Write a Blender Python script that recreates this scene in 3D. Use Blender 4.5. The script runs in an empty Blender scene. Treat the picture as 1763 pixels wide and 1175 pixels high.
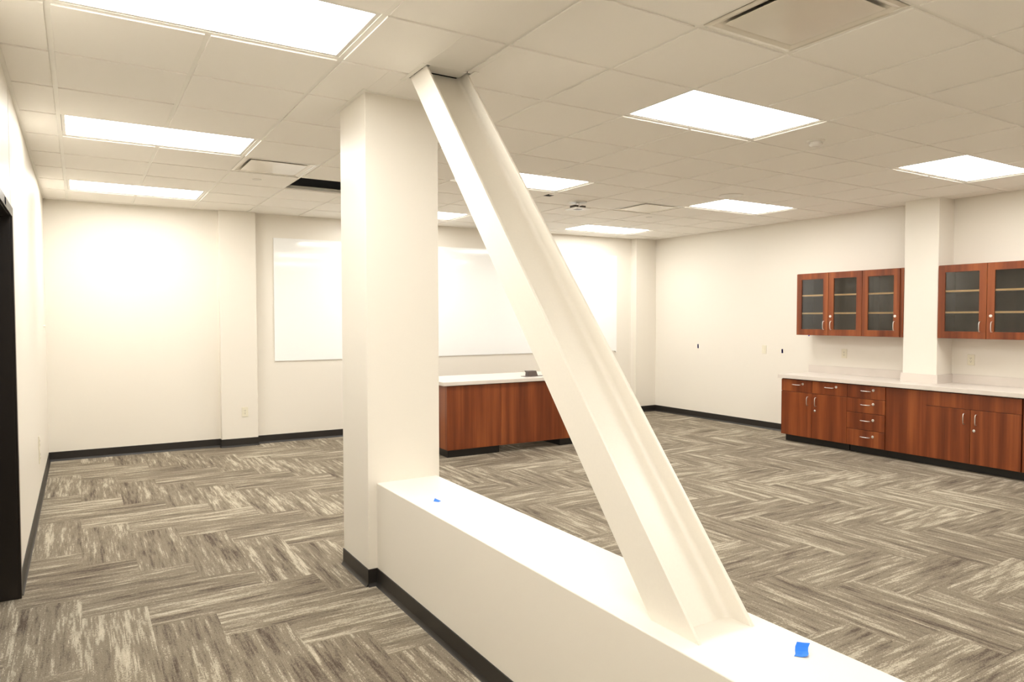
import bpy, math, random
from mathutils import Matrix, Vector
random.seed(7)
C = bpy.context.scene.collection
SC = bpy.context.scene

# ------------------------------------------------------------------ camera, world, exposure
CAM = Vector((0.09174, -2.22206, 1.5561))
YAW, PITCH, ROLL = 0.55398, 0.03346, -0.00153
fwd = Vector((math.sin(YAW) * math.cos(PITCH), math.cos(YAW) * math.cos(PITCH), -math.sin(PITCH)))
rt = Vector((math.cos(YAW), -math.sin(YAW), 0))
up = rt.cross(fwd)
r2 = rt * math.cos(ROLL) + up * math.sin(ROLL)
u2 = -rt * math.sin(ROLL) + up * math.cos(ROLL)
cam_data = bpy.data.cameras.new('camera')
cam = bpy.data.objects.new('camera', cam_data)
C.objects.link(cam)
M3 = Matrix((r2, u2, -fwd)).transposed()
cam.matrix_world = Matrix.Translation(CAM) @ M3.to_4x4()
cam_data.sensor_width = 36
cam_data.lens = 1202.0 / 1763 * 36
cam_data.clip_start = 0.02
SC.camera = cam
W = bpy.data.worlds.new('world')
SC.world = W
W.use_nodes = True
W.node_tree.nodes['Background'].inputs[0].default_value = (0.02, 0.02, 0.02, 1)
SC.view_settings.view_transform = 'Standard'
SC.view_settings.look = 'None'
SC.view_settings.gamma = 1
SC.view_settings.use_curve_mapping = False
SC.view_settings.exposure = 1.04
LIGHT = 9.0                       # emission of the ceiling panels

# ------------------------------------------------------------------ room dimensions (metres)
T = 0.6096                         # ceiling grid module
H = 2.8368                         # ceiling height
XL, XR = -0.223, 8.218
YB0, SLOPE = 6.832, -0.040         # back wall, a little out of square
YF = -3.4
TOP = 3.5
yb = lambda x: YB0 + SLOPE * (x - XL)
DOOR0, DOOR1, DOORH = 1.22, 2.488, 2.135


# ------------------------------------------------------------------ materials
def new_mat(name):
    m = bpy.data.materials.new(name)
    m.use_nodes = True
    nt = m.node_tree
    return m, nt, nt.nodes['Principled BSDF']


def node(nt, kind, **kw):
    n = nt.nodes.new(kind)
    for k, v in kw.items():
        setattr(n, k, v)
    return n


def val(nt, op, a, b=None, c=None):
    n = nt.nodes.new('ShaderNodeMath')
    n.operation = op
    for i, v in enumerate((a, b, c)):
        if v is None:
            continue
        if isinstance(v, (int, float)):
            n.inputs[i].default_value = v
        else:
            nt.links.new(v, n.inputs[i])
    return n.outputs[0]


def srgb(r, g, b):
    f = lambda c: (c / 255 / 12.92) if c / 255 <= 0.04045 else ((c / 255 + 0.055) / 1.055) ** 2.4
    return (f(r), f(g), f(b), 1)


def ramp(nt, fac, stops):
    n = nt.nodes.new('ShaderNodeValToRGB')
    e = n.color_ramp.elements
    while len(e) < len(stops):
        e.new(0.5)
    for i, (p, c) in enumerate(stops):
        e[i].position = p
        e[i].color = c
    nt.links.new(fac, n.inputs[0])
    return n.outputs[0]


def flat(name, col, rough=0.5, metal=0.0, bump=0.0, bscale=200, spec=None, vary=0.03):
    m, nt, b = new_mat(name)
    tc = node(nt, 'ShaderNodeTexCoord')
    n = node(nt, 'ShaderNodeTexNoise')
    n.inputs['Scale'].default_value = 3.0 if not bump else bscale
    n.inputs['Detail'].default_value = 3
    nt.links.new(tc.outputs['Object'], n.inputs['Vector'])
    lo = tuple(c * (1 - vary) for c in col[:3]) + (1,)
    hi = tuple(min(1, c * (1 + vary)) for c in col[:3]) + (1,)
    nt.links.new(ramp(nt, n.outputs['Fac'], [(0.3, lo), (0.7, hi)]), b.inputs['Base Color'])
    b.inputs['Roughness'].default_value = rough
    b.inputs['Metallic'].default_value = metal
    if spec is not None:
        b.inputs['Specular IOR Level'].default_value = spec
    if bump:
        bp = node(nt, 'ShaderNodeBump')
        bp.inputs['Strength'].default_value = bump
        bp.inputs['Distance'].default_value = 0.002
        nt.links.new(n.outputs['Fac'], bp.inputs['Height'])
        nt.links.new(bp.outputs[0], b.inputs['Normal'])
    return m


def wood(name, dark, mid, light, rough=0.32):
    m, nt, b = new_mat(name)
    tc = node(nt, 'ShaderNodeTexCoord')
    oi = node(nt, 'ShaderNodeObjectInfo')
    off = node(nt, 'ShaderNodeVectorMath', operation='SCALE')
    comb = node(nt, 'ShaderNodeCombineXYZ')
    nt.links.new(oi.outputs['Random'], comb.inputs[0])
    nt.links.new(oi.outputs['Random'], comb.inputs[1])
    nt.links.new(comb.outputs[0], off.inputs[0])
    off.inputs['Scale'].default_value = 37.0
    add = node(nt, 'ShaderNodeVectorMath', operation='ADD')
    nt.links.new(tc.outputs['Object'], add.inputs[0])
    nt.links.new(off.outputs[0], add.inputs[1])
    outs = []
    for sc, zs, det in ((9.0, 0.05, 2), (60.0, 0.02, 3), (220.0, 0.03, 2)):
        mp = node(nt, 'ShaderNodeMapping')
        mp.inputs['Scale'].default_value = (1, 1, zs)
        nt.links.new(add.outputs[0], mp.inputs['Vector'])
        n = node(nt, 'ShaderNodeTexNoise')
        n.inputs['Scale'].default_value = sc
        n.inputs['Detail'].default_value = det
        nt.links.new(mp.outputs[0], n.inputs['Vector'])
        outs.append(n.outputs['Fac'])
    f = val(nt, 'ADD', val(nt, 'MULTIPLY', outs[0], 0.74), val(nt, 'MULTIPLY', outs[1], 0.16))
    f = val(nt, 'ADD', f, val(nt, 'MULTIPLY', outs[2], 0.10))
    nt.links.new(ramp(nt, f, [(0.34, dark), (0.5, mid), (0.66, light)]), b.inputs['Base Color'])
    b.inputs['Roughness'].default_value = rough
    b.inputs['Specular IOR Level'].default_value = 0.4
    return m


def lamp_mat(name, strength):
    m, nt, b = new_mat(name)
    tc = node(nt, 'ShaderNodeTexCoord')
    n = node(nt, 'ShaderNodeTexNoise')
    n.inputs['Scale'].default_value = 2
    nt.links.new(tc.outputs['Object'], n.inputs['Vector'])
    nt.links.new(ramp(nt, n.outputs['Fac'], [(0.3, (1.0, 0.975, 0.925, 1)), (0.7, (1.0, 0.985, 0.94, 1))]), b.inputs['Emission Color'])
    b.inputs['Emission Strength'].default_value = strength
    b.inputs['Base Color'].default_value = (0.9, 0.9, 0.9, 1)
    return m


def glass_mat():
    m, nt, b = new_mat('cabinet_glass')
    out = nt.nodes['Material Output']
    tr = node(nt, 'ShaderNodeBsdfTransparent')
    tr.inputs[0].default_value = (0.93, 0.91, 0.88, 1)
    gl = node(nt, 'ShaderNodeBsdfGlossy')
    gl.inputs['Roughness'].default_value = 0.03
    fr = node(nt, 'ShaderNodeFresnel')
    fr.inputs[0].default_value = 1.5
    mx = node(nt, 'ShaderNodeMixShader')
    nt.links.new(fr.outputs[0], mx.inputs[0])
    nt.links.new(tr.outputs[0], mx.inputs[1])
    nt.links.new(gl.outputs[0], mx.inputs[2])
    nt.links.new(mx.outputs[0], out.inputs['Surface'])
    return m


def carpet_mat():
    m, nt, b = new_mat('carpet_planks')
    tc = node(nt, 'ShaderNodeTexCoord')
    sp = node(nt, 'ShaderNodeSeparateXYZ')
    nt.links.new(tc.outputs['Object'], sp.inputs[0])
    PW = 0.3010
    u = val(nt, 'DIVIDE', val(nt, 'SUBTRACT', sp.outputs[0], 0.072 - 30 * PW), PW)
    v = val(nt, 'DIVIDE', val(nt, 'SUBTRACT', sp.outputs[1], 2.884 - 30 * PW), PW)
    i = val(nt, 'FLOOR', u)
    j = val(nt, 'FLOOR', v)
    # vertical planks fill s = 0,1,2 and crossing planks s = 3,4,5
    s = val(nt, 'MODULO', val(nt, 'ADD', i, j), 6.0)
    isv = val(nt, 'LESS_THAN', s, 2.5)

    def mix(a, c):  # isv ? a : c
        return val(nt, 'ADD', val(nt, 'MULTIPLY', a, isv), val(nt, 'MULTIPLY', c, val(nt, 'SUBTRACT', 1.0, isv)))
    jb = val(nt, 'SUBTRACT', j, s)
    ib = val(nt, 'SUBTRACT', i, val(nt, 'SUBTRACT', s, 3.0))
    along = mix(val(nt, 'SUBTRACT', v, jb), val(nt, 'SUBTRACT', u, ib))
    across = mix(val(nt, 'SUBTRACT', u, i), val(nt, 'SUBTRACT', v, j))
    idx = mix(i, ib)
    idy = mix(val(nt, 'ADD', jb, 0.37), j)
    cid = node(nt, 'ShaderNodeCombineXYZ')
    nt.links.new(idx, cid.inputs[0])
    nt.links.new(idy, cid.inputs[1])
    wn = node(nt, 'ShaderNodeTexWhiteNoise', noise_dimensions='3D')
    nt.links.new(cid.outputs[0], wn.inputs['Vector'])
    rnd = wn.outputs['Value']
    RIBS = 62.0
    rib = val(nt, 'DIVIDE', val(nt, 'FLOOR', val(nt, 'MULTIPLY', across, RIBS)), RIBS)

    def streak(sa, sl, det, seed, q=None):
        co = node(nt, 'ShaderNodeCombineXYZ')
        nt.links.new(val(nt, 'MULTIPLY', q if q is not None else rib, sa), co.inputs[0])
        nt.links.new(val(nt, 'MULTIPLY', along, sl), co.inputs[1])
        nt.links.new(val(nt, 'MULTIPLY_ADD', rnd, 60.0, seed), co.inputs[2])
        n = node(nt, 'ShaderNodeTexNoise')
        n.inputs['Scale'].default_value = 1.0
        n.inputs['Detail'].default_value = det
        nt.links.new(co.outputs[0], n.inputs['Vector'])
        return n.outputs['Fac']
    broad = streak(7.5, 0.62, 2, 0.0)
    fine = streak(34.0, 2.0, 2, 5.0)
    loops = streak(62.0, 22.0, 1, 9.0)
    # a slow wave along each plank says where the patches gather
    env = streak(1.6, 0.30, 1, 13.0, across)
    f = val(nt, 'ADD', val(nt, 'MULTIPLY', broad, 0.58), val(nt, 'MULTIPLY', fine, 0.42))
    f = val(nt, 'ADD', f, val(nt, 'MULTIPLY', val(nt, 'SUBTRACT', env, 0.5), 0.22))
    f = val(nt, 'ADD', f, val(nt, 'MULTIPLY', val(nt, 'SUBTRACT', loops, 0.5), 0.26))
    f = val(nt, 'ADD', f, val(nt, 'MULTIPLY', val(nt, 'SUBTRACT', rnd, 0.5), 0.06))
    base = ramp(nt, f, [(0.28, srgb(90, 80, 70)), (0.39, srgb(120, 109, 96)), (0.44, srgb(136, 126, 110)), (0.535, srgb(143, 133, 117)),
                        (0.58, srgb(174, 164, 146)), (0.68, srgb(198, 188, 169))])
    # loop speckle of the pile
    n2 = node(nt, 'ShaderNodeTexNoise')
    n2.inputs['Scale'].default_value = 260
    n2.inputs['Detail'].default_value = 2
    nt.links.new(tc.outputs['Object'], n2.inputs['Vector'])
    spk = ramp(nt, n2.outputs['Fac'], [(0.30, (0.52, 0.50, 0.49, 1)), (0.5, (0.95, 0.95, 0.95, 1)), (0.70, (1.35, 1.33, 1.30, 1))])
    mx = node(nt, 'ShaderNodeMix', data_type='RGBA', blend_type='MULTIPLY')
    mx.inputs['Factor'].default_value = 0.75
    nt.links.new(base, mx.inputs['A'])
    nt.links.new(spk, mx.inputs['B'])
    # grooves between ribs
    fr = val(nt, 'FRACT', val(nt, 'MULTIPLY', across, RIBS))
    g = val(nt, 'ABSOLUTE', val(nt, 'SUBTRACT', fr, 0.5))
    groove = ramp(nt, g, [(0.30, (1, 1, 1, 1)), (0.5, (0.66, 0.64, 0.61, 1))])
    mg = node(nt, 'ShaderNodeMix', data_type='RGBA', blend_type='MULTIPLY')
    mg.inputs['Factor'].default_value = 0.8
    nt.links.new(mx.outputs['Result'], mg.inputs['A'])
    nt.links.new(groove, mg.inputs['B'])
    nt.links.new(mg.outputs['Result'], b.inputs['Base Color'])
    b.inputs['Roughness'].default_value = 0.95
    b.inputs['Specular IOR Level'].default_value = 0.1
    bp = node(nt, 'ShaderNodeBump')
    bp.inputs['Strength'].default_value = 0.5
    bp.inputs['Distance'].default_value = 0.003
    hgt = val(nt, 'ADD', val(nt, 'MULTIPLY', n2.outputs['Fac'], 0.8), val(nt, 'MULTIPLY', g, -0.8))
    nt.links.new(hgt, bp.inputs['Height'])
    nt.links.new(bp.outputs[0], b.inputs['Normal'])
    return m


M = {}
M['wall'] = flat('painted_wall', (0.84, 0.792, 0.705, 1), 0.42, bump=0.05, bscale=350, vary=0.01)
M['beam'] = flat('painted_steel', (0.845, 0.797, 0.71, 1), 0.38, bump=0.04, bscale=120, vary=0.01)
M['tile'] = flat('ceiling_tile', (0.94, 0.905, 0.84, 1), 0.9, bump=0.25, bscale=420, vary=0.03)
M['grid'] = flat('grid_metal', (0.90, 0.87, 0.80, 1), 0.45)
M['base'] = flat('rubber_base', (0.016, 0.013, 0.011, 1), 0.42)
M['dark'] = flat('dark_bronze', (0.014, 0.010, 0.008, 1), 0.30)
M['plenum'] = flat('plenum_black', (0.006, 0.006, 0.006, 1), 0.9)
M['black'] = flat('toe_kick_black', (0.010, 0.009, 0.008, 1), 0.35)
M['carpet'] = carpet_mat()
M['wood'] = wood('cherry_laminate', srgb(92, 42, 18), srgb(122, 60, 29), srgb(150, 82, 42))
M['woodin'] = wood('cabinet_interior', srgb(50, 40, 33), srgb(66, 54, 44), srgb(80, 67, 55), 0.6)
M['edge'] = flat('shelf_edge', srgb(250, 215, 155), 0.5)
M['stone'] = flat('solid_surface', (0.72, 0.655, 0.59, 1), 0.30, bump=0.0, vary=0.04)
M['chrome'] = flat('satin_chrome', (0.86, 0.85, 0.83, 1), 0.30, metal=1.0)
M['white'] = flat('white_enamel', (0.80, 0.77, 0.71, 1), 0.35)
M['plaque'] = flat('diffuser_enamel', (0.80, 0.75, 0.655, 1), 0.14)
M['board'] = flat('white_glass_board', (0.95, 0.955, 0.94, 1), 0.06, spec=0.55, vary=0.002)
M['ivory'] = flat('ivory_plastic', (0.82, 0.77, 0.62, 1), 0.35)
M['slot'] = flat('slot_dark', (0.05, 0.04, 0.03, 1), 0.6)
M['tape'] = flat('blue_tape', srgb(20, 120, 235), 0.55)
M['tapedark'] = flat('deep_blue_tape', srgb(40, 50, 200), 0.55)
M['pop'] = flat('grey_plastic', srgb(96, 84, 80), 0.35)
M['lamp'] = lamp_mat('lamp_diffuser', LIGHT)
M['glass'] = glass_mat()


# ------------------------------------------------------------------ mesh helpers
class MB:
    def __init__(s):
        s.v, s.f, s.sm = [], [], []

    def add(s, vs, fs, smooth=False):
        o = len(s.v)
        s.v += [tuple(p) for p in vs]
        s.f += [tuple(i + o for i in f) for f in fs]
        s.sm += [smooth] * len(fs)
        return s

    def box(s, x0, x1, y0, y1, z0, z1):
        return s.add([(x0, y0, z0), (x1, y0, z0), (x1, y1, z0), (x0, y1, z0),
                      (x0, y0, z1), (x1, y0, z1), (x1, y1, z1), (x0, y1, z1)],
                     [(0, 3, 2, 1), (4, 5, 6, 7), (0, 1, 5, 4), (1, 2, 6, 5), (2, 3, 7, 6), (3, 0, 4, 7)])

    def prism(s, pts, z0, z1):          # pts counter-clockwise from above
        n = len(pts)
        vs = [(x, y, z0) for x, y in pts] + [(x, y, z1) for x, y in pts]
        fs = [tuple(range(n))[::-1], tuple(range(n, 2 * n))]
        fs += [(i, (i + 1) % n, n + (i + 1) % n, n + i) for i in range(n)]
        return s.add(vs, fs)

    def loft(s, rings, smooth=True, cap=True):
        n = len(rings[0])
        vs = [p for r in rings for p in r]
        fs = []
        for k in range(len(rings) - 1):
            for i in range(n):
                a, b_ = k * n + i, k * n + (i + 1) % n
                fs.append((a, b_, b_ + n, a + n))
        s.add(vs, fs, smooth)
        if cap:
            s.add(rings[0], [tuple(range(n))[::-1]])
            s.add(rings[-1], [tuple(range(n))])
        return s

    def tube(s, path, r, n=8):
        path = [Vector(p) for p in path]
        rings = []
        ref = Vector((0.31, 0.53, 0.79))
        for k, p in enumerate(path):
            d = (path[min(k + 1, len(path) - 1)] - path[max(k - 1, 0)]).normalized()
            a = d.cross(ref).normalized()
            c = d.cross(a)
            rings.append([p + (a * math.cos(t) + c * math.sin(t)) * r for t in [2 * math.pi * i / n for i in range(n)]])
        return s.loft(rings)

    def disc(s, c, axis, prof, n=24):   # prof: (radius, offset along axis)
        c = Vector(c)
        ax = Vector(axis).normalized()
        a = ax.orthogonal().normalized()
        b_ = ax.cross(a)
        rings = [[c + ax * h + (a * math.cos(t) + b_ * math.sin(t)) * max(r, 1e-4) for t in [2 * math.pi * i / n for i in range(n)]] for r, h in prof]
        return s.loft(rings, smooth=False)


def obj(name, mb, mat, parent=None, origin=None, bevel=0.0, seg=2):
    """One mesh object. Coordinates in mb are world coordinates unless origin is the parent's own."""
    if origin is None:
        if parent is not None:
            origin = parent.get('_o', (0, 0, 0))
        else:
            xs, ys, zs = zip(*mb.v)
            origin = ((min(xs) + max(xs)) / 2, (min(ys) + max(ys)) / 2, min(zs))
    ox, oy, oz = origin
    me = bpy.data.meshes.new(name)
    me.from_pydata([(x - ox, y - oy, z - oz) for x, y, z in mb.v], [], mb.f)
    for p, sm in zip(me.polygons, mb.sm):
        p.use_smooth = sm
    mats = mat if isinstance(mat, (list, tuple)) else [mat]
    for m in mats:
        me.materials.append(m)
    me.validate()
    me.update()
    o = bpy.data.objects.new(name, me)
    C.objects.link(o)
    if parent is not None:
        o.parent = parent
    else:
        o.location = origin
    ORIG[o.name] = (0, 0, 0) if parent is None else None
    if bevel:
        bm = o.modifiers.new('bevel', 'BEVEL')
        bm.width = bevel
        bm.segments = seg
        bm.limit_method = 'ANGLE'
        bm.angle_limit = math.radians(40)
    return o


ORIG = {}


def tag(o, label, cat, group=None):
    o['label'] = label
    o['category'] = cat
    if group:
        o['group'] = group
    return o


def struct(o):
    o['kind'] = 'structure'
    return o


def thing(name, loc, label, cat, group=None, rz=0):
    o = bpy.data.objects.new(name, None)
    C.objects.link(o)
    o.location = loc
    o.rotation_euler = (0, 0, rz)
    o.empty_display_size = 0.1
    return tag(o, label, cat, group)


def kids(o):
    return [c for c in C.objects if c.parent == o]


def dup(root, loc, rz=None, label=None, parent=None):
    c = root.copy()
    C.objects.link(c)
    if parent is not None:
        c.parent = parent
    if loc is not None:
        c.location = loc
    if rz is not None:
        c.rotation_euler = (0, 0, rz)
    if label:
        c['label'] = label
    for ch in kids(root):
        dup(ch, None, None, None, c)
    return c


def part(name, mb, mat, root, bevel=0.0, world=True, seg=2):
    """Part of a thing; mb in world coordinates (unrotated roots) or local ones."""
    top = root
    loc = Vector((0, 0, 0))
    while top is not None:
        loc += top.location
        top = top.parent
    return obj(name, mb, mat, root, tuple(loc) if world else (0, 0, 0), bevel, seg)


# ------------------------------------------------------------------ room shell
TH = 0.15
b = MB()
b.prism([(XL - 1.2, YF - TH), (XR + TH, YF - TH), (XR + TH, yb(XR) + TH), (XL - 1.2, yb(XL) + TH)], -0.08, 0.0)
struct(obj('floor', b, M['carpet'], origin=(0, 0, 0)))

b = MB()                                                    # left wall with the door opening
x0 = XL - TH
b.box(x0, XL, YF, DOOR0, 0, TOP)
b.box(x0, XL, DOOR1, yb(XL) - 0.0, 0, TOP)
b.box(x0, XL, DOOR0, DOOR1, DOORH, TOP)
struct(obj('wall_left', b, M['wall']))
b = MB()
b.prism([(XL - TH, yb(XL - TH)), (XR + TH, yb(XR + TH)), (XR + TH, yb(XR) + TH), (XL - TH, yb(XL) + TH)], 0, TOP)
struct(obj('wall_back', b, M['wall']))
struct(obj('wall_right', MB().box(XR, XR + TH, YF, yb(XR), 0, TOP), M['wall']))
struct(obj('wall_front', MB().box(XL - TH, XR + TH, YF - TH, YF, 0, TOP), M['wall']))
struct(obj('trim_5', MB().box(XL, XR, YF, 6.4, TOP - 0.02, TOP + 0.05), M['plenum']))      # deck above the ceiling void


# ---- door frame and leaf
b = MB()
d = 0.012
cw = 0.05
b.box(XL - 0.18, XL, DOOR1 - 0.022, DOOR1, 0, DOORH)
b.box(XL - 0.18, XL, DOOR0, DOOR0 + 0.022, 0, DOORH)
b.box(XL - 0.18, XL, DOOR0, DOOR1, DOORH - 0.022, DOORH)
b.box(XL - 0.128, XL - 0.113, DOOR1 - 0.038, DOOR1 - 0.022, 0, DOORH)      # stops
b.box(XL - 0.128, XL - 0.113, DOOR0 + 0.022, DOOR0 + 0.038, 0, DOORH)
b.box(XL, XL + d, DOOR1 - 0.022, DOOR1 + cw - 0.022, 0, DOORH + cw - 0.022)
b.box(XL, XL + d, DOOR0 - cw + 0.022, DOOR0 + 0.022, 0, DOORH + cw - 0.022)
b.box(XL, XL + d, DOOR0 + 0.022, DOOR1 - 0.022, DOORH - 0.022, DOORH + cw - 0.022)
door = struct(obj('door_1', b, M['dark'], bevel=0.0015))
b = MB().box(XL - 0.175, XL - 0.130, DOOR0 + 0.024, DOOR1 - 0.024, 0.008, DOORH - 0.026)
leaf = part('door_leaf', b, M['dark'], door, 0.002)
b = MB()
hx, hy, hz = XL - 0.129, DOOR0 + 0.09, 1.0
b.disc((hx, hy, hz), (1, 0, 0), [(0.028, -0.001), (0.028, 0.008), (0.012, 0.010), (0.010, 0.05)])
b.tube([(hx + 0.045, hy, hz), (hx + 0.05, hy + 0.03, hz), (hx + 0.05, hy + 0.12, hz)], 0.008)
part('door_handle', b, M['chrome'], leaf)
b = MB().box(XL, XL + 0.0015, 2.528, 2.532, DOORH + 0.03, H)
struct(obj('trim_4', b, M['grid']))

# ------------------------------------------------------------------ baseboards
BH, BT = 0.1, 0.008


def base_profile(mb, p, q, nrm):
    """Rubber cove base along p->q, standing off the wall towards nrm."""
    px, py = p
    qx, qy = q
    nx, ny = nrm
    prof = [(0, 0), (0.018, 0), (0.014, 0.004), (0.009, 0.012), (BT * 0.7, 0.02), (BT * 0.6, BH - 0.002), (0.003, BH), (0, BH)]
    r1 = [(px + nx * a, py + ny * a, h) for a, h in prof]
    r2_ = [(qx + nx * a, qy + ny * a, h) for a, h in prof]
    mb.loft([r1, r2_], smooth=False)


PX0, PX1, PD = 1.512, 1.925, 0.09          # pilaster on the back wall
CPX, CPY = 7.79, 6.38                      # corner pilaster
RC0, RC1, RCX = 1.745, 2.107, 7.908        # column on the right wall
n_b = Vector((SLOPE, -1)).normalized()
nb = (n_b.x, n_b.y)
b = MB()
base_profile(b, (XL, yb(XL)), (PX0, yb(PX0)), nb)
base_profile(b, (PX1, yb(PX1)), (CPX, yb(CPX)), nb)
struct(obj('baseboard_back', b, M['base']))
b = MB()
base_profile(b, (XL, DOOR1 + cw - 0.022), (XL, yb(XL)), (1, 0))
base_profile(b, (XL, YF), (XL, DOOR0 - cw + 0.022), (1, 0))
struct(obj('baseboard_left', b, M['base']))
b = MB()
base_profile(b, (XR, 3.47), (XR, CPY), (-1, 0))
struct(obj('baseboard_right', b, M['base']))

# pilasters
pil = tag(obj('pilaster', MB().prism([(PX0, yb(PX0) - PD), (PX1, yb(PX1) - PD), (PX1, yb(PX1)), (PX0, yb(PX0))], 0, H), M['wall'], bevel=0.002),
          'shallow cream pilaster with an outlet, on the back wall left of the whiteboards', 'pilaster')
b = MB()
base_profile(b, (PX0 - 0.004, yb(PX0) - PD), (PX1 + 0.004, yb(PX1) - PD), nb)
base_profile(b, (PX0, yb(PX0) - PD - 0.004), (PX0, yb(PX0)), (-1, 0))
base_profile(b, (PX1, yb(PX1) - PD - 0.004), (PX1, yb(PX1)), (1, 0))
part('baseboard', b, M['base'], pil)
cp = tag(obj('pilaster', MB().prism([(CPX, CPY), (XR, CPY), (XR, yb(XR)), (CPX, yb(CPX))], 0, H), M['wall'], bevel=0.002),
         'cream boxed pilaster filling the far right corner of the room', 'pilaster')
b = MB()
base_profile(b, (CPX - 0.004, CPY), (XR, CPY), (0, -1))
base_profile(b, (CPX, CPY - 0.004), (CPX, yb(CPX)), (-1, 0))
part('baseboard', b, M['base'], cp)
rc = tag(obj('pilaster', MB().box(RCX, XR, RC0, RC1, 0, H), M['wall'], bevel=0.002),
         'cream column standing out of the right wall between the wall cabinets', 'column')

# main column
CX0, CX1, CY0, CY1 = 1.486, 1.941, 1.612, 2.056
col = tag(obj('column', MB().box(CX0, CX1, CY0, CY1, 0, H), M['wall'], bevel=0.003),
          'thick square cream column at the end of the low wall, mid room', 'column')
b = MB()
base_profile(b, (CX0, CY0 - 0.004), (CX0, CY1 + 0.004), (-1, 0))
base_profile(b, (CX0 - 0.004, CY1), (CX1 + 0.004, CY1), (0, 1))
base_profile(b, (CX1, CY0), (CX1, CY1 + 0.004), (1, 0))
WX0, WX1, WH = 1.539, 1.923, 0.597
base_profile(b, (CX0 - 0.004, CY0), (WX0, CY0), (0, -1))
part('baseboard', b, M['base'], col)

# low wall
lw = tag(obj('low_wall', MB().box(WX0, WX1, YF, CY0, 0, WH), M['wall'], bevel=0.004, seg=3),
         'long knee-high cream boxed wall running from the column towards the camera', 'low wall')
b = MB()
base_profile(b, (WX0, YF), (WX0, CY0), (-1, 0))
base_profile(b, (WX1, YF), (WX1, CY0), (1, 0))
part('baseboard', b, M['base'], lw)

# ------------------------------------------------------------------ inclined steel beam (wide flange section)
BX0, BX1 = 1.612, 1.855
ybot, ytop = -0.700, 1.160
zb, zt = WH, H
dy, dz = ytop - ybot, zt - zb
L = math.hypot(dy, dz)
cosb, sinb = dy / L, dz / L
FW = 0.155          # flange width
TF, TW, FIL = 0.012, 0.009, 0.022
xm = (BX0 + BX1) / 2


def section():
    """I section in (x, w): w runs across the flange, perpendicular to the axis in the y-z plane."""
    h = (BX1 - BX0) / 2
    pts = []

    def arc(cx, cw_, a0, a1, r, n=14):
        for k in range(n + 1):
            a = math.radians(a0 + (a1 - a0) * k / n)
            pts.append((cx + r * math.cos(a), cw_ + r * math.sin(a)))
    w = FW / 2
    hi = h - TF
    rr = 0.004
    # counter-clockwise from lower left
    pts.append((-h, -w))
    arc(-hi - rr, -w + rr, -90, 0, rr, 3)
    arc(-hi + FIL, -TW / 2 - FIL, 180, 90, FIL)
    arc(hi - FIL, -TW / 2 - FIL, 90, 0, FIL)
    arc(hi + rr, -w + rr, 180, 270, rr, 3)
    pts.append((h, -w))
    pts.append((h, w))
    arc(hi + rr, w - rr, 90, 180, rr, 3)
    arc(hi - FIL, TW / 2 + FIL, 0, -90, FIL)
    arc(-hi + FIL, TW / 2 + FIL, 270, 180, FIL)
    arc(-hi - rr, w - rr, 0, 90, rr, 3)
    pts.append((-h, w))
    return pts


sec = section()
# a horizontal cut through the leaning beam stretches w by 1/sin(beta)
rings = []
for yc, z in ((ybot, zb), (ytop, zt)):
    rings.append([(xm + x, yc + w / sinb, z) for x, w in sec])
b = MB()
b.loft(rings, smooth=False)
# note: normals flip check is handled by recalculation below
beam = tag(obj('steel_beam', b, M['beam']), 'big cream-painted I-shaped steel beam leaning from the low wall up to the ceiling', 'beam')

# ------------------------------------------------------------------ suspended ceiling
LIGHTS = [(0, 1), (0, 5), (0, 9), (5, 1), (5, 5), (5, 9), (10, 1), (10, 5), (10, 9), (0, -3), (5, -3), (10, -3)]  # last three panels are unseen, added for the light they give
VENTS = [(4, -1), (2, 6), (9, 6)]
OPEN = [(3, 7)]
used = {}
for i, j in LIGHTS:
    used[(i, j)] = used[(i + 1, j)] = 'light'
for v_ in VENTS + OPEN:
    used[v_] = 'hole'
DROP = 0.007        # tile faces hang this far below the grid
HOLES = [(1.600, 1.868, 1.045, 1.272), (CX0 - 0.004, CX1 + 0.004, CY0 - 0.004, CY1 + 0.004), (4.26, 4.348, 3.806, 3.894)]


def rect_sub(r, holes):
    out = [r]
    for hx0, hx1, hy0, hy1 in holes:
        nxt = []
        for x0_, x1_, y0_, y1_ in out:
            if hx1 <= x0_ or hx0 >= x1_ or hy1 <= y0_ or hy0 >= y1_:
                nxt.append((x0_, x1_, y0_, y1_))
                continue
            a, c = max(x0_, hx0), min(x1_, hx1)
            e, f = max(y0_, hy0), min(y1_, hy1)
            if x0_ < a: nxt.append((x0_, a, y0_, y1_))
            if c < x1_: nxt.append((c, x1_, y0_, y1_))
            if y0_ < e: nxt.append((a, c, y0_, e))
            if f < y1_: nxt.append((a, c, f, y1_))
        out = nxt
    return out


b = MB()
G = 0.0125
for i in range(-1, 14):
    for j in range(-6, 12):
        if (i, j) in used:
            continue
        x0_, x1_ = i * T + G, (i + 1) * T - G
        y0_, y1_ = j * T + G, (j + 1) * T - G
        x0_, x1_ = max(x0_, XL + 0.022), min(x1_, XR - 0.022)
        y0_ = max(y0_, YF + 0.022)
        if x1_ - x0_ < 0.02 or y1_ - y0_ < 0.02:
            continue
        ymax0, ymax1 = yb(x0_) - 0.022, yb(x1_) - 0.022
        if y0_ > ymax1 - 0.01:
            continue
        if y1_ > ymax1:
            b.prism([(x0_, y0_), (x1_, y0_), (x1_, min(y1_, ymax1)), (x0_, min(y1_, ymax0))], H, H + 0.022)
        else:
            for r in rect_sub((x0_, x1_, y0_, y1_), HOLES):
                b.box(r[0], r[1], r[2], r[3], H, H + 0.022)
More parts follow.
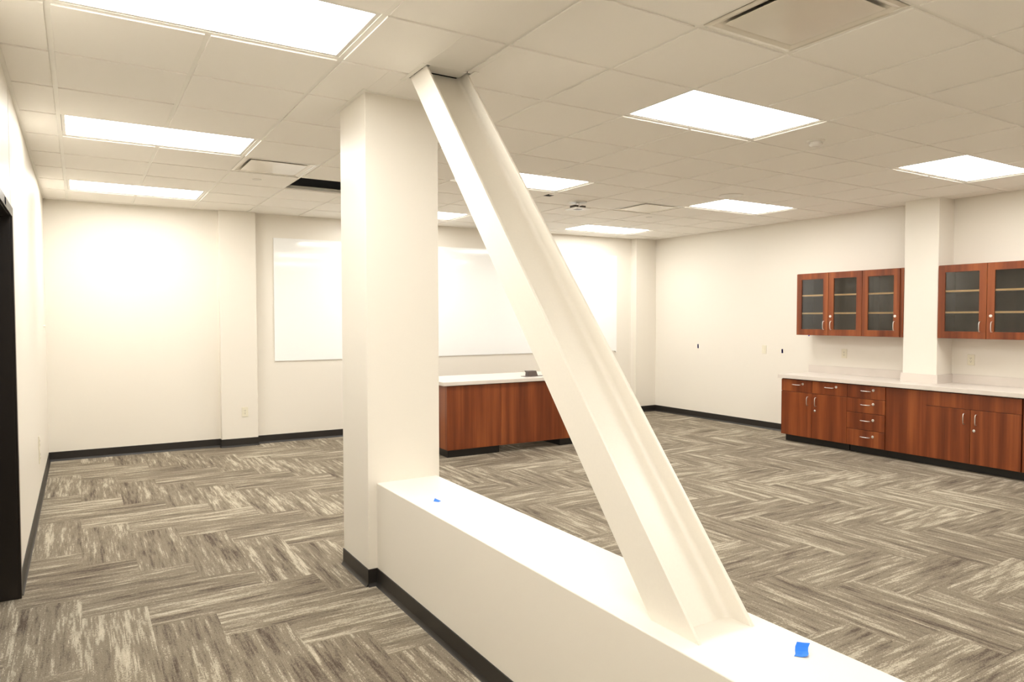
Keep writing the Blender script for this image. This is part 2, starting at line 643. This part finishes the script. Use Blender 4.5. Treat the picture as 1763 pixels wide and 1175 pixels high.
# filler strip of tile between the beam's flanges
b.box(BX0 + TF + 0.004, BX1 - TF - 0.004, 1.045, 1.160 - 0.020, H, H + 0.022)
struct(obj('ceiling', b, M['tile'], bevel=0.0012, seg=1))

b = MB()
BW = 0.012


def bar(x0_, x1_, y0_, y1_):
    for r in rect_sub((x0_, x1_, y0_, y1_), HOLES[:2]):
        if r[1] - r[0] > 1e-3 and r[3] - r[2] > 1e-3:
            vertical = (x1_ - x0_) < (y1_ - y0_)
            lift = 0.0 if vertical else 0.0004
            b.box(r[0], r[1], r[2], r[3], H + DROP + lift, H + DROP + 0.002)
            if vertical:
                xc = (x0_ + x1_) / 2
                if r[0] < xc < r[1]: b.box(xc - 0.001, xc + 0.001, r[2], r[3], H + DROP + 0.002, H + 0.045)
            else:
                yc = (y0_ + y1_) / 2
                if r[2] < yc < r[3]: b.box(r[0], r[1], yc - 0.001, yc + 0.001, H + DROP + 0.002, H + 0.04)


for i in range(0, 14):
    x = i * T
    if x > XR: continue
    j = -5.9
    for jj in range(-6, 12):
        if used.get((i, jj)) == 'light' and used.get((i - 1, jj)) == 'light' and (i - 1, jj) in LIGHTS:
            continue
        y0_, y1_ = max(jj * T, YF), min((jj + 1) * T, yb(x) - 0.002)
        if y1_ > y0_ + 0.01:
            bar(x - BW, x + BW, y0_, y1_)
for jj in range(-5, 12):
    y = jj * T
    if y > yb(XR) - 0.02 and y > yb(XL) - 0.02: continue
    xe = XR
    if y > yb(XR): xe = XL + (y - YB0) / SLOPE
    bar(XL, xe, y - BW, y + BW)
struct(obj('trim_1', b, M['grid']))

b = MB()                                     # wall angle round the room and the cut-outs
A = 0.024
z0_, z1_ = H + DROP - 0.003, H + DROP - 0.001
b.box(XL, XL + A, YF, yb(XL) - 0.001, z0_, z1_)
b.box(XR - A, XR, YF, yb(XR) - 0.001, z0_, z1_)
b.prism([(XL, yb(XL) - A), (XR, yb(XR) - A), (XR, yb(XR)), (XL, yb(XL))], z0_, z1_)
b.box(XL, XR, YF, YF + A, z0_, z1_)
for (q0, q1, r0, r1) in ((CX0 - A, CX0, CY0 - A - 0.02, CY1 + A + 0.02), (CX1, CX1 + A, CY0 - A - 0.02, CY1 + A + 0.02),
                         (CX0, CX1, CY0 - A, CY0), (CX0, CX1, CY1, CY1 + A)):
    b.box(q0, q1, r0, r1, H - 0.003, H - 0.0005)
b.box(1.582, 1.606, 1.03, 1.33, H - 0.003, H - 0.0005)
b.box(1.861, 1.885, 1.0, 1.33, H - 0.003, H - 0.0005)
b.box(1.606, 1.861, 1.268, 1.29, H - 0.003, H - 0.0005)
struct(obj('trim_2', b, M['grid']))


# ---- light panels
def make_light():
    t = thing('ceiling_light', (T, 0.5 * T, H + 0.002), '', 'ceiling light', 'lit two by four ceiling light panels')
    hx_, hy_ = T - 0.014, T / 2 - 0.014
    b = MB()
    z0_, z1_ = 0.0, 0.006
    fw_ = 0.020
    b.box(-hx_, hx_, -hy_, -hy_ + fw_, z0_, z1_)
    b.box(-hx_, hx_, hy_ - fw_, hy_, z0_, z1_)
    b.box(-hx_, -hx_ + fw_, -hy_ + fw_, hy_ - fw_, z0_, z1_)
    b.box(hx_ - fw_, hx_, -hy_ + fw_, hy_ - fw_, z0_, z1_)
    b.box(-hx_, hx_, -hy_, hy_, 0.012, 0.05)
    obj('frame', b, M['white'], t, (0, 0, 0))
    b = MB().box(-hx_ + fw_ + 0.0005, hx_ - fw_ - 0.0005, -hy_ + fw_ + 0.0005, hy_ - fw_ - 0.0005, 0.003, 0.007)
    obj('diffuser', b, M['lamp'], t, (0, 0, 0))
    return t


where = {(0, 1): 'nearest one at upper left, cut off by the picture top',
         (0, 5): 'middle one above the left part, left of the column',
         (0, 9): 'farthest one above the left part, by the back wall',
         (5, 1): 'large one right of the beam top',
         (5, 5): 'half hidden behind the beam, second of the middle row',
         (5, 9): 'mostly hidden between column and beam, close to the back wall',
         (10, 1): 'at the right edge, nearest above the cabinets',
         (10, 5): 'second of the right row, above the wall left of the cabinets',
         (10, 9): 'small in the far right corner above the corner pilaster',
         (0, -3): 'out of view above the camera on the left', (5, -3): 'out of view beside the camera', (10, -3): 'out of view at the far right of the camera'}
proto = None
for (i, j) in LIGHTS:
    loc = ((i + 1) * T, (j + 0.5) * T, H + DROP + 0.0022)
    lab = 'white lit ceiling panel, ' + where[(i, j)]
    if proto is None:
        proto = make_light()
        proto.location = loc
        proto['label'] = lab
    else:
        dup(proto, loc, None, lab)


# ---- air diffusers
def make_vent():
    t = thing('air_diffuser', (0, 0, H), '', 'air vent', 'square ceiling air diffusers')
    h = T / 2 - 0.013
    b = MB()
    # flared pan from the outer flange up to the neck
    prof = [(h, 0.004), (h - 0.022, 0.002), (h - 0.045, 0.008), (h - 0.075, 0.024), (h - 0.10, 0.05), (h - 0.115, 0.085), (h - 0.12, 0.16)]
    rg = []
    for r, z in prof:
        rg.append([(-r, -r, z), (-r, r, z), (r, r, z), (r, -r, z)])
    b.loft(rg, smooth=False, cap=False)
    b.loft([[(-r, -r, z + 0.003), (r, -r, z + 0.003), (r, r, z + 0.003), (-r, r, z + 0.003)] for r, z in prof], smooth=False, cap=False)
    obj('pan', b, M['plaque'], t, (0, 0, 0))
    b = MB()
    r = h - 0.125
    b.box(-r, r, -r, r, 0.155, 0.16)
    obj('duct', b, M['plenum'], t, (0, 0, 0))
    b = MB()
    p_ = h - 0.065
    b.box(-p_, p_, -p_, p_, 0.001, 0.006)
    pl = obj('plaque', b, M['plaque'], t, (0, 0, 0), bevel=0.002)
    for sx in (-1, 1):
        for sy in (-1, 1):
            b = MB().box(sx * 0.12 - 0.004, sx * 0.12 + 0.004, sy * 0.12 - 0.004, sy * 0.12 + 0.004, 0.006, 0.1548)
            obj('hanger', b, M['chrome'], pl, (0, 0, 0))
    return t


vlab = {(4, -1): 'square white air diffuser, largest, at the top edge right of the beam',
        (2, 6): 'square white air diffuser left of the column, beside the missing ceiling tile',
        (9, 6): 'small square white air diffuser far right of the beam, mid ceiling'}
proto = None
for (i, j) in VENTS:
    loc = ((i + 0.5) * T, (j + 0.5) * T, H)
    if proto is None:
        proto = make_vent()
        proto.location = loc
        proto['label'] = vlab[(i, j)]
    else:
        dup(proto, loc, None, vlab[(i, j)])

# ---- small things on the ceiling
b = MB().disc((0, 0, 0), (0, 0, -1), [(0.041, -0.002), (0.041, 0.003), (0.036, 0.006)])
s1 = tag(obj('sprinkler_cover', b, M['white'], origin=(0, 0, 0)), 'flat round sprinkler cover in the ceiling tile left of the column, near the missing tile', 'sprinkler cover', 'flat round sprinkler covers')
s1.location = (2.47 * T, 7.44 * T, H)
dup(s1, (10.33 * T, 7.35 * T, H), None, 'tiny round sprinkler cover in the tile below the far right diffuser')
t = thing('smoke_detector', (4.66, 0.965, H), 'small round white smoke detector on the ceiling right of the large light panel', 'smoke detector')
obj('base', MB().disc((0, 0, 0), (0, 0, -1), [(0.062, -0.001), (0.062, 0.008), (0.055, 0.012)], 28), M['white'], t, (0, 0, 0))
obj('head', MB().disc((0, 0, 0), (0, 0, -1), [(0.040, 0.0122), (0.040, 0.02), (0.047, 0.024), (0.047, 0.032), (0.030, 0.042)], 28), M['white'], t, (0, 0, 0))
sp = tag(obj('ceiling_speaker', MB().disc((0, 0, 0), (0, 0, -1), [(0.125, -0.001), (0.125, 0.004), (0.115, 0.009), (0.02, 0.011)], 36), M['white'], origin=(0, 0, 0)),
         'flat round white ceiling disc above the second light of the right row', 'ceiling disc')
sp.location = (5.93, 2.84, H)

tag(obj('shade_plug', MB().box(4.262, 4.346, 3.808, 3.892, H + 0.0005, H + 0.02), M['plenum']),  # black plug stands for the shade inside the hole
    'small square ceiling opening painted black inside for shade, left of the hanging mount', 'ceiling opening')

t = thing('projector_mount', (4.80, 4.0, H), 'small white ceiling mount with a square plate hanging behind the beam, between two lights', 'ceiling mount')
obj('canopy', MB().disc((4.80, 4.0, H), (0, 0, -1), [(0.10, -0.001), (0.10, 0.012), (0.03, 0.02)], 24), M['white'], t, tuple(t.location))
obj('stem', MB().tube([(4.80, 4.0, H - 0.018), (4.80, 4.0, H - 0.075)], 0.02, 12), M['chrome'], t, tuple(t.location))
for q in (-0.075, 0.025):
    obj('bracket', MB().box(4.80 + q, 4.80 + q + 0.05, 3.955, 4.045, H - 0.0745, H - 0.045), M['slot'], t, tuple(t.location))
b = MB()
b.box(4.70, 4.90, 3.90, 4.10, H - 0.084, H - 0.075)
pl = obj('plate', b, M['white'], t, tuple(t.location), bevel=0.002)
obj('lens', MB().box(4.765, 4.835, 3.965, 4.035, H - 0.087, H - 0.0842), M['pop'], pl, tuple(t.location))

# ------------------------------------------------------------------ whiteboards
BZ0, BZ1 = 1.018, 2.552


def board(x0_, x1_, label, clips):
    g = 0.005
    t = thing('whiteboard', ((x0_ + x1_) / 2, yb((x0_ + x1_) / 2) - 0.001, BZ0), label, 'whiteboard', 'white glass boards on the back wall')
    b = MB()
    b.prism([(x0_, yb(x0_) - g - 0.006), (x1_, yb(x1_) - g - 0.006), (x1_, yb(x1_) - g), (x0_, yb(x0_) - g)], BZ0, BZ1)
    part('glass_panel', b, M['board'], t, 0.001)
    for x in clips:
        for z in (BZ0 - 0.008,):
            b = MB()
            b.disc((x, yb(x) - 0.001, z), (SLOPE, -1, 0), [(0.014, 0), (0.014, 0.014), (0.011, 0.016)], 16)
            part('clip', b, M['chrome'], t)
    return t


board(2.150, 3.885, 'tall white glass board, leftmost, left of the thick column', [])
board(3.895, 6.045, 'white glass board in the middle, seen between column and beam', [])
board(6.055, 7.490, 'white glass board, rightmost, right of the leaning beam', [7.475])


# ------------------------------------------------------------------ cabinets
def pull(mb, c, along, out, ln=0.10, proj=0.03, r=0.0042):
    """Arched wire pull centred at c, 'along' its length, standing 'out'."""
    c, along, out = Vector(c), Vector(along), Vector(out)
    h = ln / 2
    pts = [c - along * h, c - along * h + out * proj * 0.75, c - along * (h - 0.010) + out * proj * 0.97]
    for k in range(1, 6):
        a = -1 + 2 * k / 6
        pts.append(c + along * (h - 0.010) * a + out * proj * (1.05 + 0.12 * (1 - a * a)))
    pts += [c + along * (h - 0.010) + out * proj * 0.97, c + along * h + out * proj * 0.75, c + along * h]
    return mb.tube(pts, r, 8)


def lock(mb, c, out, r=0.0150):
    mb.disc(c, out, [(r, 0), (r, 0.004), (r * 0.85, 0.006)], 20)
    c2 = Vector(c) + Vector(out) * 0.006
    mb.disc(c2, out, [(r * 0.35, 0), (r * 0.35, 0.001)], 10)
    return mb


OUT = (-1, 0, 0)
FX = 7.608                                   # plane of the base cabinet fronts
GAP = 0.0021


def front(name, y0_, y1_, z0_, z1_, root):
    b = MB().box(FX, FX + 0.019, y0_ + GAP, y1_ - GAP, z0_ + GAP, z1_ - GAP)
    return part(name, b, M['wood'], root, 0.0012)


def base_carcass(y0_, y1_, label, group='cherry base cabinets along the right wall'):
    t = thing('base_cabinet', (7.9, (y0_ + y1_) / 2, 0), label, 'cabinet', group)
    part('body', MB().box(FX + 0.021, XR - 0.012, y0_ + 0.0005, y1_ - 0.0005, 0.086, 0.785), M['wood'], t)
    part('toe_kick', MB().box(7.69, XR - 0.05, y0_ + 0.0005 + (0.012 if y1_ > 3.4 else 0), y1_ - 0.0005 - (0.012 if y1_ > 3.4 else 0), 0, 0.0855), M['black'], t)
    return t


Z0, Z1, ZD = 0.088, 0.782, 0.633


def drawer(root, y0_, y1_, z0_, z1_, hz):
    d_ = front('drawer', y0_, y1_, z0_, z1_, root)
    c = (y0_ + y1_) / 2 - 0.004
    part('handle', pull(MB(), (FX, c, hz), (0, 1, 0), OUT, 0.105, 0.026), M['chrome'], d_)
    part('lock', lock(MB(), (FX, c - 0.085, hz + 0.014), OUT), M['chrome'], d_)
    return d_


def cab_door(root, y0_, y1_, hy, lk=None):
    d_ = front('door', y0_, y1_, Z0, ZD, root)
    part('handle', pull(MB(), (FX, hy, 0.535), (0, 0, 1), OUT, 0.105, 0.026), M['chrome'], d_)
    if lk:
        part('lock', lock(MB(), (FX, lk, 0.425), OUT, 0.0135), M['chrome'], d_)
    return d_


ya, ybb, yc_, yd = 3.465, 3.030, 2.578, 2.128
t = base_carcass(yc_, ya, 'cherry base cabinet with two drawers over two doors, leftmost under the counter')
drawer(t, ybb, ya, ZD, Z1, 0.722)
drawer(t, yc_, ybb, ZD, Z1, 0.722)
cab_door(t, ybb, ya, ybb + 0.055)
cab_door(t, yc_, ybb, ybb - 0.055, ybb - 0.040)

t = base_carcass(yd, yc_, 'narrow cherry base cabinet, a stack of four drawers')
zz = [Z0, 0.278, 0.470, ZD, Z1]
for k, hz in enumerate((0.200, 0.385, 0.565, 0.722)):
    drawer(t, yd, yc_, zz[k], zz[k + 1], hz)

yp = 1.690
t = thing('filler_panel', (7.7, (yp + yd) / 2, 0), 'plain cherry filler panel in the base run, right of the drawer stack', 'panel')
part('panel', MB().box(FX + 0.010, FX + 0.029, yp + 0.002, yd - 0.003, Z0, Z1), M['wood'], t, 0.001)
part('toe_kick', MB().box(7.69, RCX - 0.01, yp, yd, 0, 0.0855), M['black'], t)

ye, yf_ = 1.262, 0.815
t = base_carcass(yf_, yp, 'wide cherry base cabinet with a plain apron over two doors')
front('apron', yf_, yp, ZD, Z1, t)
cab_door(t, ye, yp, ye + 0.055)
cab_door(t, yf_, ye, ye - 0.055, ye - 0.035)

yg = -0.075
t = base_carcass(yg, yf_ - 0.004, 'cherry base cabinet only just seen at the right edge of the picture')
front('apron', yg, yf_ - 0.008, ZD, Z1, t)
cab_door(t, 0.37, yf_ - 0.008, 0.42)
cab_door(t, yg, 0.37, 0.32, 0.335)

# countertop, notched round the wall column
KX, KZ0, KZ1 = 7.578, 0.793, 0.838
t = thing('countertop', (7.9, 1.7, KZ0), 'long pale speckled countertop over the cherry base cabinets on the right', 'countertop')
b = MB()
ke0, ke1 = yg - 0.02, 3.500
g = 0.001
b.prism([(KX, ke0), (XR - g, ke0), (XR - g, RC0 - g), (RCX - g, RC0 - g), (RCX - g, RC1 + g), (XR - g, RC1 + g), (XR - g, ke1), (KX, ke1)], KZ0, KZ1)
part('slab', b, M['stone'], t, 0.003)
part('shadow_strip', MB().box(FX + 0.012, XR - 0.02, yg, ya - 0.004, 0.7855, KZ0 - 0.0005), M['black'], t)  # black strip paints the shadow gap under the slab
sh = 0.935
b = MB()
s_ = 0.018
b.box(XR - s_, XR - g, RC1 + s_, ke1, KZ1, sh)
b.box(RCX - g, XR - g, RC1 + g, RC1 + s_, KZ1, sh)
b.box(RCX - s_, RCX - g, RC0 - s_, RC1 + s_, KZ1, sh)
b.box(RCX - g, XR - g, RC0 - s_, RC0 - g, KZ1, sh)
b.box(XR - s_, XR - g, ke0, RC0 - s_, KZ1, sh)
part('backsplash', b, M['stone'], t, 0.001)


# wall cabinets
UX = 7.888
UZ0, UZ1 = 1.330, 2.105


def wall_cab(y0_, y1_, label):
    t = thing('wall_cabinet', (8.05, (y0_ + y1_) / 2, UZ0), label, 'cabinet', 'glass-fronted wall cabinets')
    b = MB()
    w_ = 0.018
    xf, xb = UX + 0.020, XR - 0.002
    b.box(xf, xb, y0_ + 0.0005, y0_ + w_, UZ0, UZ1)
    b.box(xf, xb, y1_ - w_, y1_ - 0.0005, UZ0, UZ1)
    b.box(xf, xb, y0_ + w_, y1_ - w_, UZ0, UZ0 + w_)
    b.box(xf, xb, y0_ + w_, y1_ - w_, UZ1 - w_, UZ1)
    o = part('body', b, M['wood'], t)
    part('back_panel', MB().box(xb - 0.008, xb, y0_ + w_, y1_ - w_, UZ0 + w_, UZ1 - w_), M['woodin'], t)
    part('lining', MB().box(xf + 0.001, xb - 0.009, y0_ + w_, y0_ + w_ + 0.001, UZ0 + w_, UZ1 - w_), M['woodin'], t)
    part('lining', MB().box(xf + 0.001, xb - 0.009, y1_ - w_ - 0.001, y1_ - w_, UZ0 + w_, UZ1 - w_), M['woodin'], t)
    for z in (1.594, 1.818):
        s = part('shelf', MB().box(xf + 0.012, xb - 0.009, y0_ + w_ + 0.002, y1_ - w_ - 0.002, z, z + 0.02), M['woodin'], t)
        part('edge_band', MB().box(xf + 0.010, xf + 0.012, y0_ + w_ + 0.002, y1_ - w_ - 0.002, z, z + 0.02), M['edge'], s)
    return t


def glass_door(root, y0_, y1_, hy, lk=False):
    y0_, y1_ = y0_ + 0.0026, y1_ - 0.0026
    gy0, gy1, gz0, gz1 = y0_ + 0.068, y1_ - 0.068, 1.405, 2.028
    z0_, z1_ = UZ0 + 0.001, UZ1 - 0.004
    b = MB()
    xa, xb = UX, UX + 0.0195
    # one frame with a real opening
    o8 = [(y0_, z0_), (y1_, z0_), (y1_, z1_), (y0_, z1_), (gy0, gz0), (gy1, gz0), (gy1, gz1), (gy0, gz1)]
    vs = [(xa, y, z) for y, z in o8] + [(xb, y, z) for y, z in o8]
    fs = []
    for k in range(4):
        n_ = (k + 1) % 4
        fs.append((k, k + 4, n_ + 4, n_))
        fs.append((k + 8, n_ + 8, n_ + 12, k + 12))
        fs.append((k, n_, n_ + 8, k + 8))
        fs.append((k + 4, k + 12, n_ + 12, n_ + 4))
    b.add(vs, fs)
    d_ = part('door', b, M['wood'], root, 0.001)
    part('glass', MB().box(UX + 0.010, UX + 0.0135, gy0 + 0.0005, gy1 - 0.0005, gz0 + 0.0005, gz1 - 0.0005), M['glass'], d_)
    part('handle', pull(MB(), (UX, hy, 1.455), (0, 0, 1), OUT, 0.103, 0.026), M['chrome'], d_)
    if lk:
        part('lock', lock(MB(), (UX, hy + (0.014 if lk > 0 else -0.004), 1.566), OUT), M['chrome'], d_)


t = wall_cab(2.587, 3.463, 'cherry wall cabinet with two glass doors, leftmost above the counter')
glass_door(t, 3.020, 3.463, 3.072)
glass_door(t, 2.587, 3.020, 2.975, 1)
t = wall_cab(2.143, 2.587, 'single-door cherry wall cabinet with glass, tight against the left of the wall column')
glass_door(t, 2.143, 2.587, 2.198, -1)
part('filler', MB().box(UX + 0.012, UX + 0.03, RC1 + 0.003, 2.1425, UZ0, UZ1), M['wood'], t)
t = wall_cab(0.800, 1.735, 'two-door cherry wall cabinet with glass, right of the wall column at the picture edge')
glass_door(t, 1.262, 1.735, 1.318)
glass_door(t, 0.800, 1.262, 1.208, 1)

# ------------------------------------------------------------------ free-standing credenza
CR = thing('credenza', (3.504, 4.655, 0), 'low free-standing cherry credenza with open middle, seen between the column and the beam', 'credenza', rz=math.atan(-0.028))
LN, DP = 2.20, 0.77
for k, (q0, q1) in enumerate(((0.0, 0.682), (0.684, 1.516), (1.518, LN))):
    b = MB().box(q0, q1, 0, 0.02, 0.090, 0.800)
    obj('front_panel', b, M['wood'], CR, (0, 0, 0), 0.001)
for q0 in (0.0, LN - 0.70):
    obj('pedestal', MB().box(q0 + 0.001, q0 + 0.699, 0.021, DP - 0.03, 0.092, 0.80), M['wood'], CR, (0, 0, 0), 0.001)
    obj('toe_kick', MB().box(q0 + 0.03, q0 + 0.685, 0.055, DP - 0.08, 0, 0.0915), M['black'], CR, (0, 0, 0))
obj('shadow_strip', MB().box(0.012, LN - 0.012, 0.012, DP - 0.04, 0.8005, 0.8075), M['black'], CR, (0, 0, 0))  # black sheet paints the shadow line below the top
b = MB().prism([(-0.055, -0.035), (LN + 0.055, -0.035), (LN + 0.055, DP), (-0.055, DP)], 0.808, 0.850)
obj('top', b, M['stone'], CR, (0, 0, 0), 0.004)

t = thing('power_outlet_box', (4.72, 4.79, 0.850), 'dark grey pop-up power box standing open on the credenza top', 'power box', rz=math.atan(-0.028))
obj('plate', MB().box(-0.13, 0.15, -0.05, 0.06, 0.0002, 0.004), M['pop'], t, (0, 0, 0), 0.001)
b = MB()
ys = (-0.035, 0.045)
prof = [(-0.075, 0.0042), (0.055, 0.0042), (0.030, 0.068), (-0.085, 0.068), (-0.085, 0.060), (-0.072, 0.045)]
b.loft([[(x, ys[0], z) for x, z in prof], [(x, ys[1], z) for x, z in prof]], smooth=False)
obj('lid_box', b, M['pop'], t, (0, 0, 0), 0.002)


# ------------------------------------------------------------------ outlets and switch plates
def make_plate(label, cat, kind):
    """Plate in local x-z plane, facing -y."""
    t = thing('wall_outlet' if kind == 'outlet' else 'wall_switch', (0, 0, 0), label, cat, 'ivory outlets on the walls' if kind == 'outlet' else None)
    obj('plate', MB().box(-0.036, 0.036, -0.007, 0, -0.058, 0.058), M['ivory'], t, (0, 0, 0), 0.003)
    if kind == 'outlet':
        f = obj('receptacle', MB().box(-0.0165, 0.0165, -0.0095, -0.0072, -0.033, 0.033), M['ivory'], t, (0, 0, 0), 0.001)
        for zc in (-0.0165, 0.0165):
            for q0, q1, r0, r1 in ((-0.0075, -0.0050, -0.001, 0.008), (0.0050, 0.0075, -0.001, 0.008), (-0.0025, 0.0025, -0.010, -0.005)):
                obj('slot', MB().box(q0, q1, -0.0102, -0.0096, zc + r0, zc + r1), M['slot'], f, (0, 0, 0))
    else:
        obj('rocker', MB().box(-0.0165, 0.0165, -0.0115, -0.0072, -0.033, 0.033), M['ivory'], t, (0, 0, 0), 0.002)
    return t


o1 = make_plate('ivory outlet low on the pilaster of the back wall', 'wall outlet', 'outlet')
xo = 1.775
o1.location = (xo, yb(xo) - PD - 0.0005, 0.418)
o1.rotation_euler = (0, 0, math.atan(SLOPE))
dup(o1, (XR - 0.0005, 3.010, 1.100), -math.pi / 2, 'ivory outlet above the counter, under the leftmost wall cabinets')
dup(o1, (XR - 0.0005, 1.548, 1.095), -math.pi / 2, 'ivory outlet above the counter, right of the wall column')
dup(o1, (XL + 0.0005, 4.86, 0.39), math.pi / 2, 'ivory outlet low on the left wall, lower of two small plates')
dup(o1, (XL + 0.0005, 4.83, 0.51), math.pi / 2, 'ivory plate low on the left wall, upper of two small plates')
sw = make_plate('ivory switch plate on the right wall between two specks of blue tape', 'wall switch', 'switch')
sw.location = (XR - 0.0005, 4.211, 1.107)
sw.rotation_euler = (0, 0, -math.pi / 2)
b = MB().disc((XL, 6.30, 1.477), (1, 0, 0), [(0.012, 0), (0.012, 0.012), (0.008, 0.016)], 14)
tag(obj('wall_hook', b, M['grid']), 'tiny pale knob on the left wall close to the far corner', 'wall knob')


# ------------------------------------------------------------------ scraps of blue tape
def scrap(pts, h, mat, label, curl=None):
    b = MB()
    n = len(pts)
    top = [(x, y, z + h) for x, y, z in pts]
    b.add(list(pts) + top, [tuple(range(n))[::-1], tuple(range(n, 2 * n))] + [(i, (i + 1) % n, n + (i + 1) % n, n + i) for i in range(n)])
    return tag(obj('tape_scrap', b, mat), label, 'tape', 'scraps of blue tape')


# torn strip lying on the low wall with a lifted corner
b = MB()
TAPE0, TAPE1, TAPE2 = (1.7904, -0.9887), (1.8121, -1.0160), (1.8360, -0.9630)
rows = [(0.0, 0.0), (0.25, 0.001), (0.55, 0.0005), (0.8, 0.003), (1.0, 0.006)]
P0, P1 = Vector((TAPE0[0], TAPE0[1], WH)), Vector((TAPE1[0], TAPE1[1], WH))
P2 = Vector((TAPE2[0], TAPE2[1], WH))
a_, c_ = P1 - P0, P2 - P0
vs, fs = [], []
N_ = 5
for s_i in range(N_):
    for k, (q, z) in enumerate(rows):
        s_f = s_i / (N_ - 1)
        jag = 0.06 * math.sin(7 * s_f) if k in (0, 4) else 0
        p = P0 + a_ * (q + jag) + c_ * s_f
        vs.append((p.x, p.y, p.z + 0.0006 + z * (0.3 + 0.7 * (1 - s_f)) + 0.020 * s_f ** 2))
nn = len(vs)
vs += [(x, y, z + 0.0006) for x, y, z in vs]
R5 = len(rows)
for s_i in range(N_ - 1):
    for k in range(R5 - 1):
        a = s_i * R5 + k
        fs.append((a, a + R5, a + R5 + 1, a + 1))
        fs.append((a + nn, a + 1 + nn, a + R5 + 1 + nn, a + R5 + nn))
ring = [k for k in range(R5)] + [s_i * R5 + R5 - 1 for s_i in range(1, N_)] + [(N_ - 1) * R5 + k for k in range(R5 - 2, -1, -1)] + [s_i * R5 for s_i in range(N_ - 2, 0, -1)]
for k in range(len(ring)):
    a, c = ring[k], ring[(k + 1) % len(ring)]
    fs.append((a, c, c + nn, a + nn))
tag(obj('tape_scrap', MB().add(vs, fs), M['tape']), 'largest scrap of blue tape, on the low wall right of the beam foot', 'tape', 'scraps of blue tape')
z = WH + 0.0005
scrap([(1.643, 1.067, z), (1.660, 1.041, z), (1.680, 1.052, z), (1.672, 1.112, z + 0.003)], 0.0008, M['tape'], 'small torn scrap of blue tape on the low wall near the column')
for (y, z, hh, lab) in ((5.441, 1.080, 0.060, 'thin dark blue scrap of tape on the right wall, the one farther from the cabinets'),
                        (3.917, 1.068, 0.052, 'thin blue scrap of tape on the right wall, between switch and cabinets')):
    x = XR - 0.001
    scrap([(x, y - 0.013, z), (x, y + 0.013, z), (x, y + 0.014, z + hh), (x, y - 0.010, z + hh + 0.004)], 0.0004, M['tapedark'], lab)
scrap([(XR - 0.20, 3.37, UZ0 - 0.016), (XR - 0.20, 3.385, UZ0 - 0.014), (XR - 0.19, 3.385, UZ0 - 0.0005), (XR - 0.19, 3.36, UZ0 - 0.0005)], 0.0003, M['tapedark'], 'tiny dark tip of tape under the leftmost wall cabinet')
x = XL + d + 0.0008
scrap([(x, 2.02, DOORH - 0.015), (x, 2.07, DOORH - 0.018), (x, 2.085, DOORH + 0.02), (x, 2.03, DOORH + 0.022)], 0.0005, M['tape'], 'scrap of blue tape on the head of the dark door frame, left edge')

# consistent outward normals for every mesh
import bmesh
for me in bpy.data.meshes:
    bm = bmesh.new()
    bm.from_mesh(me)
    bmesh.ops.recalc_face_normals(bm, faces=bm.faces)
    bm.to_mesh(me)
    bm.free()
